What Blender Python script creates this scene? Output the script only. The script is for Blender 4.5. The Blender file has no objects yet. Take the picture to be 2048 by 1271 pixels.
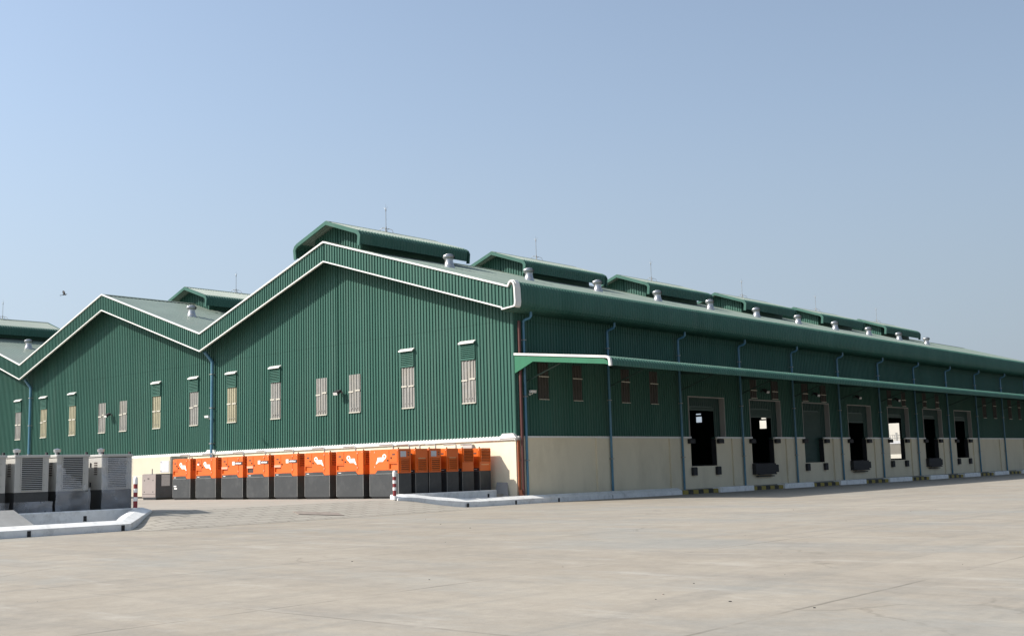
import bpy, bmesh, math, random
from mathutils import Matrix, Vector
random.seed(7)
C = bpy.context.scene.collection
sc = bpy.context.scene
rad = math.radians

# ------------------------------------------------------------------ camera
cam_d = bpy.data.cameras.new('camera'); cam = bpy.data.objects.new('camera', cam_d); C.objects.link(cam)
YAW, PITCH, ROLL = 0.7208044, 0.1320379, -0.0278496
fw = Vector((-math.sin(YAW)*math.cos(PITCH), math.cos(YAW)*math.cos(PITCH), math.sin(PITCH)))
rt = Vector((math.cos(YAW), math.sin(YAW), 0)); up = rt.cross(fw)
cr, sr = math.cos(ROLL), math.sin(ROLL)
r2 = cr*rt + sr*up; u2 = -sr*rt + cr*up
cam.matrix_world = Matrix(((r2.x, u2.x, -fw.x, 34.0567), (r2.y, u2.y, -fw.y, -38.8442), (r2.z, u2.z, -fw.z, 1.576), (0, 0, 0, 1)))
cam_d.sensor_width = 36; cam_d.lens = 36*2261.695/2048; cam_d.clip_end = 6000
sc.camera = cam

# ------------------------------------------------------------------ light
TR = Vector((0.75, 1.05, -1.0))                       # direction sunlight travels
EL = math.atan2(1, math.hypot(TR.x, TR.y)); AZ = math.atan2(-TR.x, -TR.y)
w = bpy.data.worlds.new('World'); sc.world = w; w.use_nodes = True
nt = w.node_tree; nt.nodes.clear()
sky = nt.nodes.new('ShaderNodeTexSky'); sky.sky_type = 'NISHITA'; sky.sun_disc = False
sky.sun_elevation = EL; sky.sun_rotation = AZ; sky.altitude = 0
sky.air_density = 1.0; sky.dust_density = 1.6; sky.ozone_density = 1.3
bg = nt.nodes.new('ShaderNodeBackground'); bg.inputs['Strength'].default_value = 0.15
out = nt.nodes.new('ShaderNodeOutputWorld')
# haze of a dry day: the sky fades to pale grey-blue towards the horizon, a little brighter on the sun's side
tc = nt.nodes.new('ShaderNodeTexCoord'); sep = nt.nodes.new('ShaderNodeSeparateXYZ'); nt.links.new(tc.outputs['Generated'], sep.inputs[0])
rmp = nt.nodes.new('ShaderNodeValToRGB'); nt.links.new(sep.outputs[2], rmp.inputs[0])
for p_, v_ in ((0.0, 0.97), (0.06, 0.92), (0.16, 0.76), (0.3, 0.5), (0.55, 0.26), (1.0, 0.12)):
    el_ = rmp.color_ramp.elements.new(p_); el_.color = (v_, v_, v_, 1)
rmp.color_ramp.elements.remove(rmp.color_ramp.elements[0]); rmp.color_ramp.elements.remove(rmp.color_ramp.elements[-1])
dot = nt.nodes.new('ShaderNodeVectorMath'); dot.operation = 'DOT_PRODUCT'; nt.links.new(tc.outputs['Generated'], dot.inputs[0]); dot.inputs[1].default_value = (-0.75, -0.66, 0)
side = nt.nodes.new('ShaderNodeMapRange'); side.inputs[1].default_value = -1.0; side.inputs[2].default_value = 0.6; side.inputs[3].default_value = 0.56; side.inputs[4].default_value = 1.17; nt.links.new(dot.outputs['Value'], side.inputs[0])
hz = nt.nodes.new('ShaderNodeMix'); hz.data_type = 'RGBA'; nt.links.new(rmp.outputs[0], hz.inputs[0]); nt.links.new(sky.outputs[0], hz.inputs[6]); hz.inputs[7].default_value = (2.22, 2.62, 3.08, 1)
sc_ = nt.nodes.new('ShaderNodeVectorMath'); sc_.operation = 'SCALE'; nt.links.new(hz.outputs[2], sc_.inputs[0]); nt.links.new(side.outputs[0], sc_.inputs['Scale'])
nt.links.new(sc_.outputs[0], bg.inputs[0]); nt.links.new(bg.outputs[0], out.inputs[0])
sun_d = bpy.data.lights.new('sun', 'SUN'); sun_d.energy = 4.3; sun_d.angle = rad(0.5); sun_d.color = (1.0, 0.945, 0.86)
sun = bpy.data.objects.new('sun', sun_d); C.objects.link(sun)
sun.rotation_euler = TR.to_track_quat('-Z', 'Y').to_euler(); sun.location = (-40, -60, 60)
vs = sc.view_settings; vs.view_transform = 'Standard'; vs.look = 'None'; vs.gamma = 1; vs.exposure = 0.55; vs.use_curve_mapping = False

# ------------------------------------------------------------------ materials
def mat(name, col, rough=0.6, metal=0.0, var=0.12, scale=1.5, dirt=None, dirt_amt=0.0, dscale=0.6, bump=0.0, bscale=40, streak=None, spec=None):
    m = bpy.data.materials.new(name); m.use_nodes = True
    n = m.node_tree.nodes; l = m.node_tree.links; b = n['Principled BSDF']
    b.inputs['Roughness'].default_value = rough; b.inputs['Metallic'].default_value = metal
    if spec is not None: b.inputs['Specular IOR Level'].default_value = spec
    g = n.new('ShaderNodeNewGeometry')
    mp = n.new('ShaderNodeMapping'); l.new(g.outputs['Position'], mp.inputs[0])
    if streak: mp.inputs['Scale'].default_value = streak
    t = n.new('ShaderNodeTexNoise'); t.inputs['Scale'].default_value = scale; t.inputs['Detail'].default_value = 6; t.inputs['Roughness'].default_value = 0.62
    l.new(mp.outputs[0], t.inputs['Vector'])
    r = n.new('ShaderNodeValToRGB'); l.new(t.outputs['Fac'], r.inputs[0])
    r.color_ramp.elements[0].position = 0.3; r.color_ramp.elements[1].position = 0.7
    lo = [c*(1-var) for c in col]; hi = [min(1, c*(1+var)) for c in col]
    r.color_ramp.elements[0].color = (*lo, 1); r.color_ramp.elements[1].color = (*hi, 1)
    src = r.outputs[0]
    if dirt:
        t2 = n.new('ShaderNodeTexNoise'); t2.inputs['Scale'].default_value = dscale; t2.inputs['Detail'].default_value = 9; t2.inputs['Roughness'].default_value = 0.72
        l.new(mp.outputs[0], t2.inputs['Vector'])
        mr = n.new('ShaderNodeMapRange'); mr.inputs[1].default_value = 0.5; mr.inputs[2].default_value = 0.78; mr.inputs[4].default_value = dirt_amt
        l.new(t2.outputs['Fac'], mr.inputs[0])
        mx = n.new('ShaderNodeMix'); mx.data_type = 'RGBA'; l.new(mr.outputs[0], mx.inputs[0]); l.new(src, mx.inputs[6]); mx.inputs[7].default_value = (*dirt, 1)
        src = mx.outputs[2]
    l.new(src, b.inputs['Base Color'])
    if bump:
        t3 = n.new('ShaderNodeTexNoise'); t3.inputs['Scale'].default_value = bscale; t3.inputs['Detail'].default_value = 5
        l.new(g.outputs['Position'], t3.inputs['Vector'])
        bp = n.new('ShaderNodeBump'); bp.inputs['Strength'].default_value = bump; bp.inputs['Distance'].default_value = 0.02
        l.new(t3.outputs['Fac'], bp.inputs['Height']); l.new(bp.outputs[0], b.inputs['Normal'])
    return m

M = {}
M['green'] = None
M['roofgreen'] = mat('green_roof_sheet', (0.165, 0.210, 0.178), 0.5, var=0.1, scale=0.4, dirt=(0.21, 0.225, 0.198), dirt_amt=0.6, dscale=0.35)
M['brightgreen'] = mat('canopy_green', (0.018, 0.14, 0.07), 0.4, var=0.12, scale=1.2, streak=(1, 1, 0.3))
M['white'] = mat('white_trim', (0.700, 0.690, 0.660), 0.45, var=0.05, scale=1.5, dirt=(0.5, 0.48, 0.43), dirt_amt=0.35)
M['cream'] = mat('cream_plaster', (0.710, 0.635, 0.475), 0.85, var=0.05, scale=0.7, dirt=(0.42, 0.36, 0.25), dirt_amt=0.45, dscale=0.5, bump=0.15, bscale=14, streak=(1, 1, 0.45))
M['creamtrim'] = mat('pale_frame', (0.340, 0.325, 0.300), 0.6, var=0.06)
M['window'] = mat('translucent_sheet', (0.250, 0.247, 0.228), 0.5, var=0.12, scale=2.5, dirt=(0.3, 0.25, 0.15), dirt_amt=0.4)
M['windowyellow'] = mat('yellowed_sheet', (0.300, 0.280, 0.190), 0.5, var=0.1, scale=2.5)
M['windowshade'] = mat('shaded_sheet', (0.055, 0.050, 0.042), 0.6, var=0.15, scale=2.5)  # the translucent sheet again, with the canopy's shade put into its colour
M['windowpale'] = mat('window_bar_cream', (0.496, 0.472, 0.400), 0.6, var=0.05)
M['blue'] = mat('blue_pipe', (0.060, 0.175, 0.260), 0.4, var=0.12, scale=1.0, dirt=(0.3, 0.4, 0.45), dirt_amt=0.4)
M['brownpipe'] = mat('red_brown_pipe', (0.080, 0.022, 0.018), 0.5, var=0.12)
M['rust'] = mat('orange_brown_paint', (0.38, 0.12, 0.05), 0.6, var=0.2, scale=3)
M['galv'] = mat('galvanised_metal', (0.460, 0.460, 0.460), 0.32, 0.9, var=0.08, scale=4)
M['galvdark'] = mat('dull_grey_metal', (0.3, 0.3, 0.29), 0.5, 0.6, var=0.15, scale=4)
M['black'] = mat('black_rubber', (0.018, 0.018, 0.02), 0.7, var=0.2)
M['darkin'] = mat('dark_opening', (0.02, 0.022, 0.022), 0.85, var=0.2)
M['interior'] = mat('interior_concrete', (0.420, 0.400, 0.370), 0.6, var=0.15)
M['shutter'] = mat('green_shutter', (0.030, 0.070, 0.058), 0.5, var=0.1)
M['orange'] = mat('orange_paint', (0.630, 0.118, 0.012), 0.38, var=0.05, scale=1.2, dirt=(0.4, 0.09, 0.03), dirt_amt=0.3)
M['orangepale'] = mat('faded_orange', (0.85, 0.36, 0.24), 0.5, var=0.06)
M['base'] = mat('dark_grey_paint', (0.033, 0.036, 0.038), 0.5, var=0.12, scale=2.2, dirt=(0.1, 0.1, 0.098), dirt_amt=0.5, dscale=1.6)
M['skid'] = mat('black_skid', (0.015, 0.015, 0.016), 0.6, var=0.2)
M['logo'] = mat('white_decal', (0.82, 0.8, 0.77), 0.5, var=0.03)
M['logodark'] = mat('dark_decal', (0.05, 0.03, 0.03), 0.5, var=0.1)
M['screen'] = mat('grey_panel', (0.5, 0.5, 0.52), 0.3, var=0.12, scale=12)
M['yellowtext'] = mat('cream_decal', (0.72, 0.55, 0.3), 0.5, var=0.05)
M['beige'] = mat('beige_paint', (0.430, 0.420, 0.390), 0.5, var=0.05, dirt=(0.36, 0.33, 0.28), dirt_amt=0.35, dscale=1.5)
M['beigewhite'] = mat('off_white_paint', (0.520, 0.470, 0.360), 0.5, var=0.05, dirt=(0.5, 0.46, 0.38), dirt_amt=0.3)
M['pinkgrey'] = mat('dusty_grey_paint', (0.255, 0.217, 0.203), 0.6, var=0.08, dirt=(0.25, 0.2, 0.17), dirt_amt=0.5)
M['greyshade'] = mat('shaded_grey_paint', (0.055, 0.06, 0.075), 0.5, var=0.2)  # grey generator body with the shade of its side put into the colour
M['kerb'] = mat('white_painted_concrete', (0.760, 0.760, 0.745), 0.85, var=0.07, scale=3, dirt=(0.34, 0.33, 0.31), dirt_amt=0.7, dscale=2.2, bump=0.3, bscale=9)
M['conc'] = mat('grey_concrete', (0.304, 0.304, 0.296), 0.85, var=0.1, scale=2.5, dirt=(0.24, 0.23, 0.21), dirt_amt=0.6, dscale=1.2, bump=0.3, bscale=12)
M['yellow'] = mat('yellow_paint', (0.300, 0.235, 0.050), 0.75, var=0.15, scale=3, dirt=(0.12, 0.1, 0.06), dirt_amt=0.7, dscale=3)
M['blackpaint'] = mat('black_paint', (0.030, 0.028, 0.026), 0.75, var=0.2, scale=3, dirt=(0.16, 0.14, 0.11), dirt_amt=0.6, dscale=3)
M['red'] = mat('red_paint', (0.224, 0.024, 0.028), 0.5, var=0.12)
M['rustplate'] = mat('rusty_plate', (0.270, 0.225, 0.190), 0.8, var=0.15, scale=4)
M['bird'] = mat('black_feathers', (0.01, 0.01, 0.012), 0.7, var=0.2)
M['glass'] = mat('lamp_glass', (0.7, 0.7, 0.68), 0.2, var=0.05)
M['farwhite'] = mat('far_white_wall', (0.500, 0.480, 0.430), 0.8, var=0.05)
M['fargrey'] = mat('far_grey_wall', (0.170, 0.160, 0.140), 0.8, var=0.1)

def film_mat():
    m = bpy.data.materials.new('plastic_film'); m.use_nodes = True
    n = m.node_tree.nodes; l = m.node_tree.links; n.clear()
    o = n.new('ShaderNodeOutputMaterial'); tr = n.new('ShaderNodeBsdfTransparent'); b = n.new('ShaderNodeBsdfPrincipled')
    b.inputs['Base Color'].default_value = (0.62, 0.64, 0.68, 1); b.inputs['Roughness'].default_value = 0.25
    g = n.new('ShaderNodeNewGeometry'); t = n.new('ShaderNodeTexNoise'); t.inputs['Scale'].default_value = 1.3; t.inputs['Detail'].default_value = 3
    l.new(g.outputs['Position'], t.inputs['Vector'])
    mr = n.new('ShaderNodeMapRange'); mr.inputs[1].default_value = 0.35; mr.inputs[2].default_value = 0.7; mr.inputs[3].default_value = 0.14; mr.inputs[4].default_value = 0.5
    l.new(t.outputs['Fac'], mr.inputs[0])
    bp = n.new('ShaderNodeBump'); bp.inputs['Strength'].default_value = 0.8; bp.inputs['Distance'].default_value = 0.05
    l.new(t.outputs['Fac'], bp.inputs['Height']); l.new(bp.outputs[0], b.inputs['Normal'])
    mx = n.new('ShaderNodeMixShader'); l.new(mr.outputs[0], mx.inputs[0]); l.new(tr.outputs[0], mx.inputs[1]); l.new(b.outputs[0], mx.inputs[2])
    l.new(mx.outputs[0], o.inputs[0]); return m
M['film'] = film_mat()

class NT:
    """small helper for longer node chains"""
    def __init__(s, m): s.n = m.node_tree.nodes; s.l = m.node_tree.links
    def new(s, t, **k):
        a = s.n.new(t)
        for q, v in k.items(): setattr(a, q, v)
        return a
    def inp(s, sock, v):
        if isinstance(v, bpy.types.NodeSocket): s.l.new(v, sock)
        else: sock.default_value = v
    def math(s, op, a, b=0.0, c=0.0, clamp=False):
        k = s.new('ShaderNodeMath', operation=op, use_clamp=clamp)
        s.inp(k.inputs[0], a); s.inp(k.inputs[1], b); s.inp(k.inputs[2], c); return k.outputs[0]
    def rng(s, v, a, b, c, d):
        k = s.new('ShaderNodeMapRange'); s.inp(k.inputs[0], v)
        for i, q in enumerate((a, b, c, d)): k.inputs[i+1].default_value = q
        return k.outputs[0]
    def mix(s, f, a, b, mode='MIX'):
        k = s.new('ShaderNodeMix', data_type='RGBA', blend_type=mode); s.inp(k.inputs[0], f); s.inp(k.inputs[6], a); s.inp(k.inputs[7], b); return k.outputs[2]
    def noise(s, vec, scale, detail=6, rough=0.6, sc=None, rot=None):
        if sc or rot:
            mp = s.new('ShaderNodeMapping'); s.l.new(vec, mp.inputs[0])
            if sc: mp.inputs['Scale'].default_value = sc
            if rot: mp.inputs['Rotation'].default_value = rot
            vec = mp.outputs[0]
        k = s.new('ShaderNodeTexNoise'); s.l.new(vec, k.inputs['Vector'])
        k.inputs['Scale'].default_value = scale; k.inputs['Detail'].default_value = detail; k.inputs['Roughness'].default_value = rough
        return k.outputs['Fac']

def clad_mat():
    m = bpy.data.materials.new('green_cladding'); m.use_nodes = True; k = NT(m); b = k.n['Principled BSDF']
    pos = k.new('ShaderNodeNewGeometry').outputs['Position']
    sp = k.new('ShaderNodeSeparateXYZ'); k.l.new(pos, sp.inputs[0])
    sheet_no = k.math('FLOOR', k.math('DIVIDE', k.math('ADD', sp.outputs[0], sp.outputs[1]), 0.84))
    wn = k.new('ShaderNodeTexWhiteNoise', noise_dimensions='1D'); k.l.new(sheet_no, wn.inputs['W'])
    col = k.mix(wn.outputs['Value'], (0.039, 0.112, 0.087, 1), (0.049, 0.128, 0.101, 1))
    st = k.noise(pos, 1.1, 8, 0.68, sc=(1.6, 1.6, 0.09)); bl = k.noise(pos, 0.22, 5, 0.6)
    col = k.mix(k.rng(st, 0.48, 0.72, 0, 0.5), col, (0.075, 0.135, 0.11, 1))
    col = k.mix(k.rng(bl, 0.4, 0.66, 0, 0.35), col, (0.037, 0.098, 0.078, 1))
    # lap joints of the sheets every 5.6 m of height
    lap = k.math('ABSOLUTE', k.math('SUBTRACT', k.math('FRACT', k.math('DIVIDE', k.math('SUBTRACT', sp.outputs[2], 8.35), 5.6)), 0.5))
    col = k.mix(k.rng(lap, 0.495, 0.4985, 0, 0.35), col, (0.02, 0.055, 0.045, 1))
    k.l.new(col, b.inputs['Base Color']); b.inputs['Roughness'].default_value = 0.5; b.inputs['Specular IOR Level'].default_value = 0.2
    return m
M['green'] = clad_mat()

def yard_mat():
    m = bpy.data.materials.new('yard_concrete'); m.use_nodes = True; k = NT(m); b = k.n['Principled BSDF']
    pos = k.new('ShaderNodeNewGeometry').outputs['Position']
    sp = k.new('ShaderNodeSeparateXYZ'); k.l.new(pos, sp.inputs[0]); X, Y = sp.outputs[0], sp.outputs[1]
    big = k.noise(pos, 0.09, 7, 0.62); mid = k.noise(pos, 0.5, 9, 0.7); fine = k.noise(pos, 6, 8, 0.75)
    stre = k.noise(pos, 0.55, 7, 0.65, sc=(0.25, 1.6, 1), rot=(0, 0, rad(36)))
    tyre = k.noise(pos, 0.8, 5, 0.6, sc=(1.9, 0.06, 1), rot=(0, 0, rad(-12)))
    col = k.mix(k.rng(big, 0.35, 0.66, 0, 1), (0.266, 0.228, 0.180, 1), (0.332, 0.294, 0.240, 1))
    col = k.mix(k.rng(mid, 0.42, 0.7, 0, 0.75), col, (0.369, 0.330, 0.272, 1))
    col = k.mix(k.rng(stre, 0.48, 0.68, 0, 0.8), col, (0.248, 0.228, 0.198, 1))
    col = k.mix(k.rng(tyre, 0.52, 0.68, 0, 0.55), col, (0.221, 0.207, 0.180, 1))
    scuff = k.noise(pos, 0.7, 8, 0.7, sc=(0.4, 1.5, 1), rot=(0, 0, rad(-28)))
    col = k.mix(k.rng(scuff, 0.56, 0.72, 0, 0.8), col, (0.413, 0.385, 0.339, 1))
    col = k.mix(k.rng(fine, 0.35, 0.7, 0.0, 0.3), col, (0.369, 0.334, 0.282, 1))
    cool = k.noise(pos, 0.16, 8, 0.68, sc=(0.7, 1.5, 1), rot=(0, 0, rad(20)))
    col = k.mix(k.rng(cool, 0.5, 0.62, 0, 0.6), col, (0.275, 0.272, 0.25, 1))
    grain = k.noise(pos, 1.9, 10, 0.85); gm = k.rng(grain, 0.3, 0.7, 0.84, 1.14)
    gc = k.new('ShaderNodeCombineColor')
    for i_ in range(3): k.l.new(gm, gc.inputs[i_])
    col = k.mix(1.0, col, gc.outputs[0], 'MULTIPLY')
    spots = k.noise(pos, 3.1, 4, 0.6)
    col = k.mix(k.rng(spots, 0.71, 0.78, 0, 0.45), col, (0.148, 0.131, 0.106, 1))
    vo = k.new('ShaderNodeTexVoronoi', feature='DISTANCE_TO_EDGE'); vo.inputs['Scale'].default_value = 0.13
    wv = k.new('ShaderNodeVectorMath', operation='ADD'); nz = k.new('ShaderNodeTexNoise'); nz.inputs['Scale'].default_value = 0.5; nz.inputs['Detail'].default_value = 8; k.l.new(pos, nz.inputs['Vector'])
    sv = k.new('ShaderNodeVectorMath', operation='SCALE'); sv.inputs['Scale'].default_value = 2.2; k.l.new(nz.outputs['Color'], sv.inputs[0]); k.l.new(pos, wv.inputs[0]); k.l.new(sv.outputs[0], wv.inputs[1]); k.l.new(wv.outputs[0], vo.inputs['Vector'])
    cm = k.rng(k.noise(pos, 0.22, 5, 0.7), 0.52, 0.6, 0, 0.3)
    col = k.mix(k.math('MULTIPLY', k.rng(vo.outputs['Distance'], 0.0015, 0.006, 1, 0), cm), col, (0.13, 0.115, 0.09, 1))
    oil = k.noise(pos, 0.85, 4, 0.55)
    col = k.mix(k.rng(oil, 0.68, 0.8, 0, 0.25), col, (0.2, 0.19, 0.165, 1))
    def joint(c, off, period, w):
        wob = k.math('MULTIPLY', k.math('SUBTRACT', k.noise(pos, 0.7, 4), 0.5), 0.09)
        a = k.math('ADD', k.math('SUBTRACT', c, off), wob)
        q = k.math('ABSOLUTE', k.math('SUBTRACT', k.math('FRACT', k.math('ADD', k.math('DIVIDE', a, period), 0.5)), 0.5))
        return k.math('MULTIPLY', q, period)
    brk = k.rng(k.noise(pos, 0.45, 5, 0.7), 0.42, 0.58, 0.1, 1)
    for c, off, per, strg in ((X, 12.0, 5.37, 0.55), (Y, -30.6, 7.2, 0.35)):
        d = joint(c, off, per, 0)
        col = k.mix(k.math('MULTIPLY', k.rng(d, 0.0, 0.2, 0.12, 0.0), brk), col, (0.369, 0.341, 0.296, 1))
        col = k.mix(k.math('MULTIPLY', k.rng(d, 0.012, 0.04, strg, 0.0), brk), col, (0.088, 0.076, 0.060, 1))
    k.l.new(col, b.inputs['Base Color']); b.inputs['Roughness'].default_value = 0.82; b.inputs['Specular IOR Level'].default_value = 0.3
    bp = k.new('ShaderNodeBump'); bp.inputs['Strength'].default_value = 0.35; bp.inputs['Distance'].default_value = 0.02
    k.l.new(fine, bp.inputs['Height']); k.l.new(bp.outputs[0], b.inputs['Normal'])
    return m
M['yard'] = yard_mat()

def paver_mat():
    m = bpy.data.materials.new('brick_pavers'); m.use_nodes = True; k = NT(m); b = k.n['Principled BSDF']
    pos = k.new('ShaderNodeNewGeometry').outputs['Position']
    mp = k.new('ShaderNodeMapping'); k.l.new(pos, mp.inputs[0]); mp.inputs['Rotation'].default_value = (0, 0, rad(90))
    br = k.new('ShaderNodeTexBrick'); k.l.new(mp.outputs[0], br.inputs['Vector']); br.inputs['Scale'].default_value = 1.0
    br.inputs['Brick Width'].default_value = 0.8; br.inputs['Row Height'].default_value = 0.42; br.inputs['Mortar Size'].default_value = 0.035; br.inputs['Mortar Smooth'].default_value = 0.3
    br.inputs['Color1'].default_value = (0.344, 0.316, 0.267, 1); br.inputs['Color2'].default_value = (0.303, 0.275, 0.230, 1); br.inputs['Mortar'].default_value = (0.164, 0.148, 0.123, 1)
    wear = k.noise(pos, 0.45, 7, 0.65)
    col = k.mix(k.rng(wear, 0.45, 0.7, 0.0, 0.85), br.outputs[0], (0.328, 0.295, 0.250, 1))
    fine = k.noise(pos, 4, 8, 0.7)
    col = k.mix(k.rng(fine, 0.35, 0.7, 0, 0.35), col, (0.385, 0.353, 0.303, 1))
    k.l.new(col, b.inputs['Base Color']); b.inputs['Roughness'].default_value = 0.85
    return m
M['paver'] = paver_mat()
M['apron'] = mat('apron_concrete', (0.345, 0.308, 0.262), 0.85, var=0.1, scale=0.5, dirt=(0.25, 0.22, 0.18), dirt_amt=0.5, dscale=0.4)

# ------------------------------------------------------------------ mesh helpers
class MB:
    def __init__(s): s.v = []; s.f = []; s.mi = []; s.k = 0
    def add(s, vs, fs):
        o = len(s.v); s.v += [tuple(v) for v in vs]
        for f in fs: s.f.append(tuple(i+o for i in f)); s.mi.append(s.k)
        return s
    def quad(s, *p): return s.add(p, [tuple(range(len(p)))])
    def box(s, x0, x1, y0, y1, z0, z1):
        return s.add([(x0,y0,z0),(x1,y0,z0),(x1,y1,z0),(x0,y1,z0),(x0,y0,z1),(x1,y0,z1),(x1,y1,z1),(x0,y1,z1)],
                     [(3,2,1,0),(4,5,6,7),(0,1,5,4),(1,2,6,5),(2,3,7,6),(3,0,4,7)])
    def bbox(s, x0, x1, y0, y1, z0, z1, b=0.02):
        """box with chamfered vertical edges and top edge"""
        def ring(i, z): return [(x0+i+b,y0+i,z),(x1-i-b,y0+i,z),(x1-i,y0+i+b,z),(x1-i,y1-i-b,z),(x1-i-b,y1-i,z),(x0+i+b,y1-i,z),(x0+i,y1-i-b,z),(x0+i,y0+i+b,z)]
        vs = ring(0,z0)+ring(0,z1-b)+ring(b,z1); fs = [tuple(range(7,-1,-1)), tuple(range(16,24))]
        for L in (0,8):
            for i in range(8): fs.append((L+i, L+(i+1)%8, L+8+(i+1)%8, L+8+i))
        return s.add(vs, fs)
    def prism(s, poly, axis, a, b):
        """poly = 2D points; axis 0: (y,z) extruded in x, 1: (x,z) in y, 2: (x,y) in z"""
        def P(p, t): return (t,p[0],p[1]) if axis==0 else (p[0],t,p[1]) if axis==1 else (p[0],p[1],t)
        n = len(poly); vs = [P(p,a) for p in poly]+[P(p,b) for p in poly]
        fs = [tuple(range(n-1,-1,-1)), tuple(range(n,2*n))]+[(i,(i+1)%n,n+(i+1)%n,n+i) for i in range(n)]
        return s.add(vs, fs)
    def cyl(s, p0, p1, r0, r1=None, n=12, cap=True):
        r1 = r0 if r1 is None else r1; p0 = Vector(p0); p1 = Vector(p1); d = (p1-p0).normalized()
        a = d.orthogonal().normalized(); c = d.cross(a); vs = []
        for p, r in ((p0,r0),(p1,r1)):
            for i in range(n):
                t = 2*math.pi*i/n; vs.append(p+r*(math.cos(t)*a+math.sin(t)*c))
        fs = [(i,(i+1)%n,n+(i+1)%n,n+i) for i in range(n)]
        if cap: fs += [tuple(range(n-1,-1,-1)), tuple(range(n,2*n))]
        return s.add(vs, fs)
    def tube(s, path, r, n=8):
        path = [Vector(p) for p in path]; rings = []; a = None
        for i, p in enumerate(path):
            d = (path[min(i+1,len(path)-1)]-path[max(i-1,0)]).normalized()
            a = d.orthogonal().normalized() if a is None else (a-d*a.dot(d)).normalized()
            c = d.cross(a); rings.append([p+r*(math.cos(2*math.pi*j/n)*a+math.sin(2*math.pi*j/n)*c) for j in range(n)])
        vs = [q for g in rings for q in g]; fs = []
        for i in range(len(path)-1):
            for j in range(n): fs.append((i*n+j, i*n+(j+1)%n, (i+1)*n+(j+1)%n, (i+1)*n+j))
        fs += [tuple(range(n-1,-1,-1)), tuple(range((len(path)-1)*n, len(path)*n))]
        return s.add(vs, fs)
    def lathe(s, prof, c, n=20):
        vs = [(c[0]+r*math.cos(2*math.pi*j/n), c[1]+r*math.sin(2*math.pi*j/n), c[2]+z) for r, z in prof for j in range(n)]; fs = []
        for i in range(len(prof)-1):
            for j in range(n): fs.append((i*n+j, i*n+(j+1)%n, (i+1)*n+(j+1)%n, (i+1)*n+j))
        fs += [tuple(range(n-1,-1,-1)), tuple(range((len(prof)-1)*n, len(prof)*n))]
        return s.add(vs, fs)
    def sweep(s, pts, h, axis, a, b, closed=False):
        """rectangular bar of thickness h following 2D polyline pts, between a and b on the axis"""
        n = len(pts); L = []; R = []
        for i in range(n):
            p = Vector(pts[i]); q0 = Vector(pts[(i-1)%n]) if (i>0 or closed) else None; q1 = Vector(pts[(i+1)%n]) if (i<n-1 or closed) else None
            ds = []
            if q0 is not None: ds.append((p-q0).normalized())
            if q1 is not None: ds.append((q1-p).normalized())
            ns = [Vector((-d.y,d.x)) for d in ds]; nn = sum(ns, Vector((0,0))); nn.normalize()
            k = h/2/max(0.35, nn.dot(ns[0])); L.append(p+nn*k); R.append(p-nn*k)
        for i in range(n if closed else n-1):
            j = (i+1)%n; s.prism([L[i],L[j],R[j],R[i]], axis, a, b)
        return s
    def build(s, name, m, parent=None, smooth=False, at=None):
        me = bpy.data.meshes.new(name)
        if at is not None: s.v = [(v[0]-at[0], v[1]-at[1], v[2]-at[2]) for v in s.v]
        me.from_pydata(s.v, [], s.f); ms = m if isinstance(m, (list, tuple)) else [m]
        for q in ms: me.materials.append(M[q] if isinstance(q, str) else q)
        for p, i in zip(me.polygons, s.mi): p.material_index = i; p.use_smooth = smooth
        bm = bmesh.new(); bm.from_mesh(me); bmesh.ops.recalc_face_normals(bm, faces=bm.faces); bm.to_mesh(me); bm.free()
        if smooth and hasattr(me, 'set_sharp_from_angle'): me.set_sharp_from_angle(angle=rad(40))
        me.update(); o = bpy.data.objects.new(name, me); C.objects.link(o)
        if at is not None: o.location = at
        if parent: o.parent = parent
        return o

def sheet(path_pts, s0, s1, place, pitch=0.21, rib=0.032, phase=0.0, zr=None):
    """ribbed cladding; returns list of (s, off) across s0..s1"""
    prof = []; k = math.floor((s0-phase)/pitch)
    while True:
        base = phase+k*pitch
        for ds, off in ((0,0),(pitch*0.66,0),(pitch*0.72,rib),(pitch*0.93,rib),(pitch*0.99,0)):
            t = base+ds
            if t >= s1: break
            if t > s0: prof.append((t, off))
        k += 1
        if phase+k*pitch >= s1: break
    return [(s0, 0.0)]+prof+[(s1, 0.0)]

def rib_wall(mb, s0, s1, lo, hi, place, breaks=(), pitch=0.21, rib=0.05):
    """vertical ribbed wall: lo/hi functions of s; place(s, off, z) -> xyz"""
    pr = sheet(None, s0, s1, place, pitch, rib)
    for b in breaks:
        if s0 < b < s1: pr.append((b, 0.0))
    pr.sort()
    vs = []; fs = []
    for s, o in pr: vs += [place(s,o,lo(s)), place(s,o,hi(s))]
    for i in range(len(pr)-1): fs.append((2*i,2*i+2,2*i+3,2*i+1))
    mb.add(vs, fs)

def split_build(mb, name, m, parent=None, **k):
    """every loose piece of mb becomes an object of its own"""
    par = list(range(len(mb.v)))
    def find(i):
        while par[i] != i: par[i] = par[par[i]]; i = par[i]
        return i
    for f in mb.f:
        for i in f[1:]: par[find(i)] = find(f[0])
    grp = {}
    for f in mb.f: grp.setdefault(find(f[0]), []).append(f)
    for fs in grp.values():
        q = MB(); idx = sorted({i for f in fs for i in f}); mp = {a: b for b, a in enumerate(idx)}
        q.add([mb.v[i] for i in idx], [tuple(mp[i] for i in f) for f in fs]); q.build(name, m, parent, **k)
def tag(o, label=None, cat=None, group=None, kind=None):
    if label: o['label'] = label
    if cat: o['category'] = cat
    if group: o['group'] = group
    if kind: o['kind'] = kind
    return o
def empty(name, loc, label=None, cat=None, group=None, rz=0):
    o = bpy.data.objects.new(name, None); C.objects.link(o); o.location = loc; o.rotation_euler = (0,0,rz); o.empty_display_size = 0.3
    return tag(o, label, cat, group)
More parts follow.
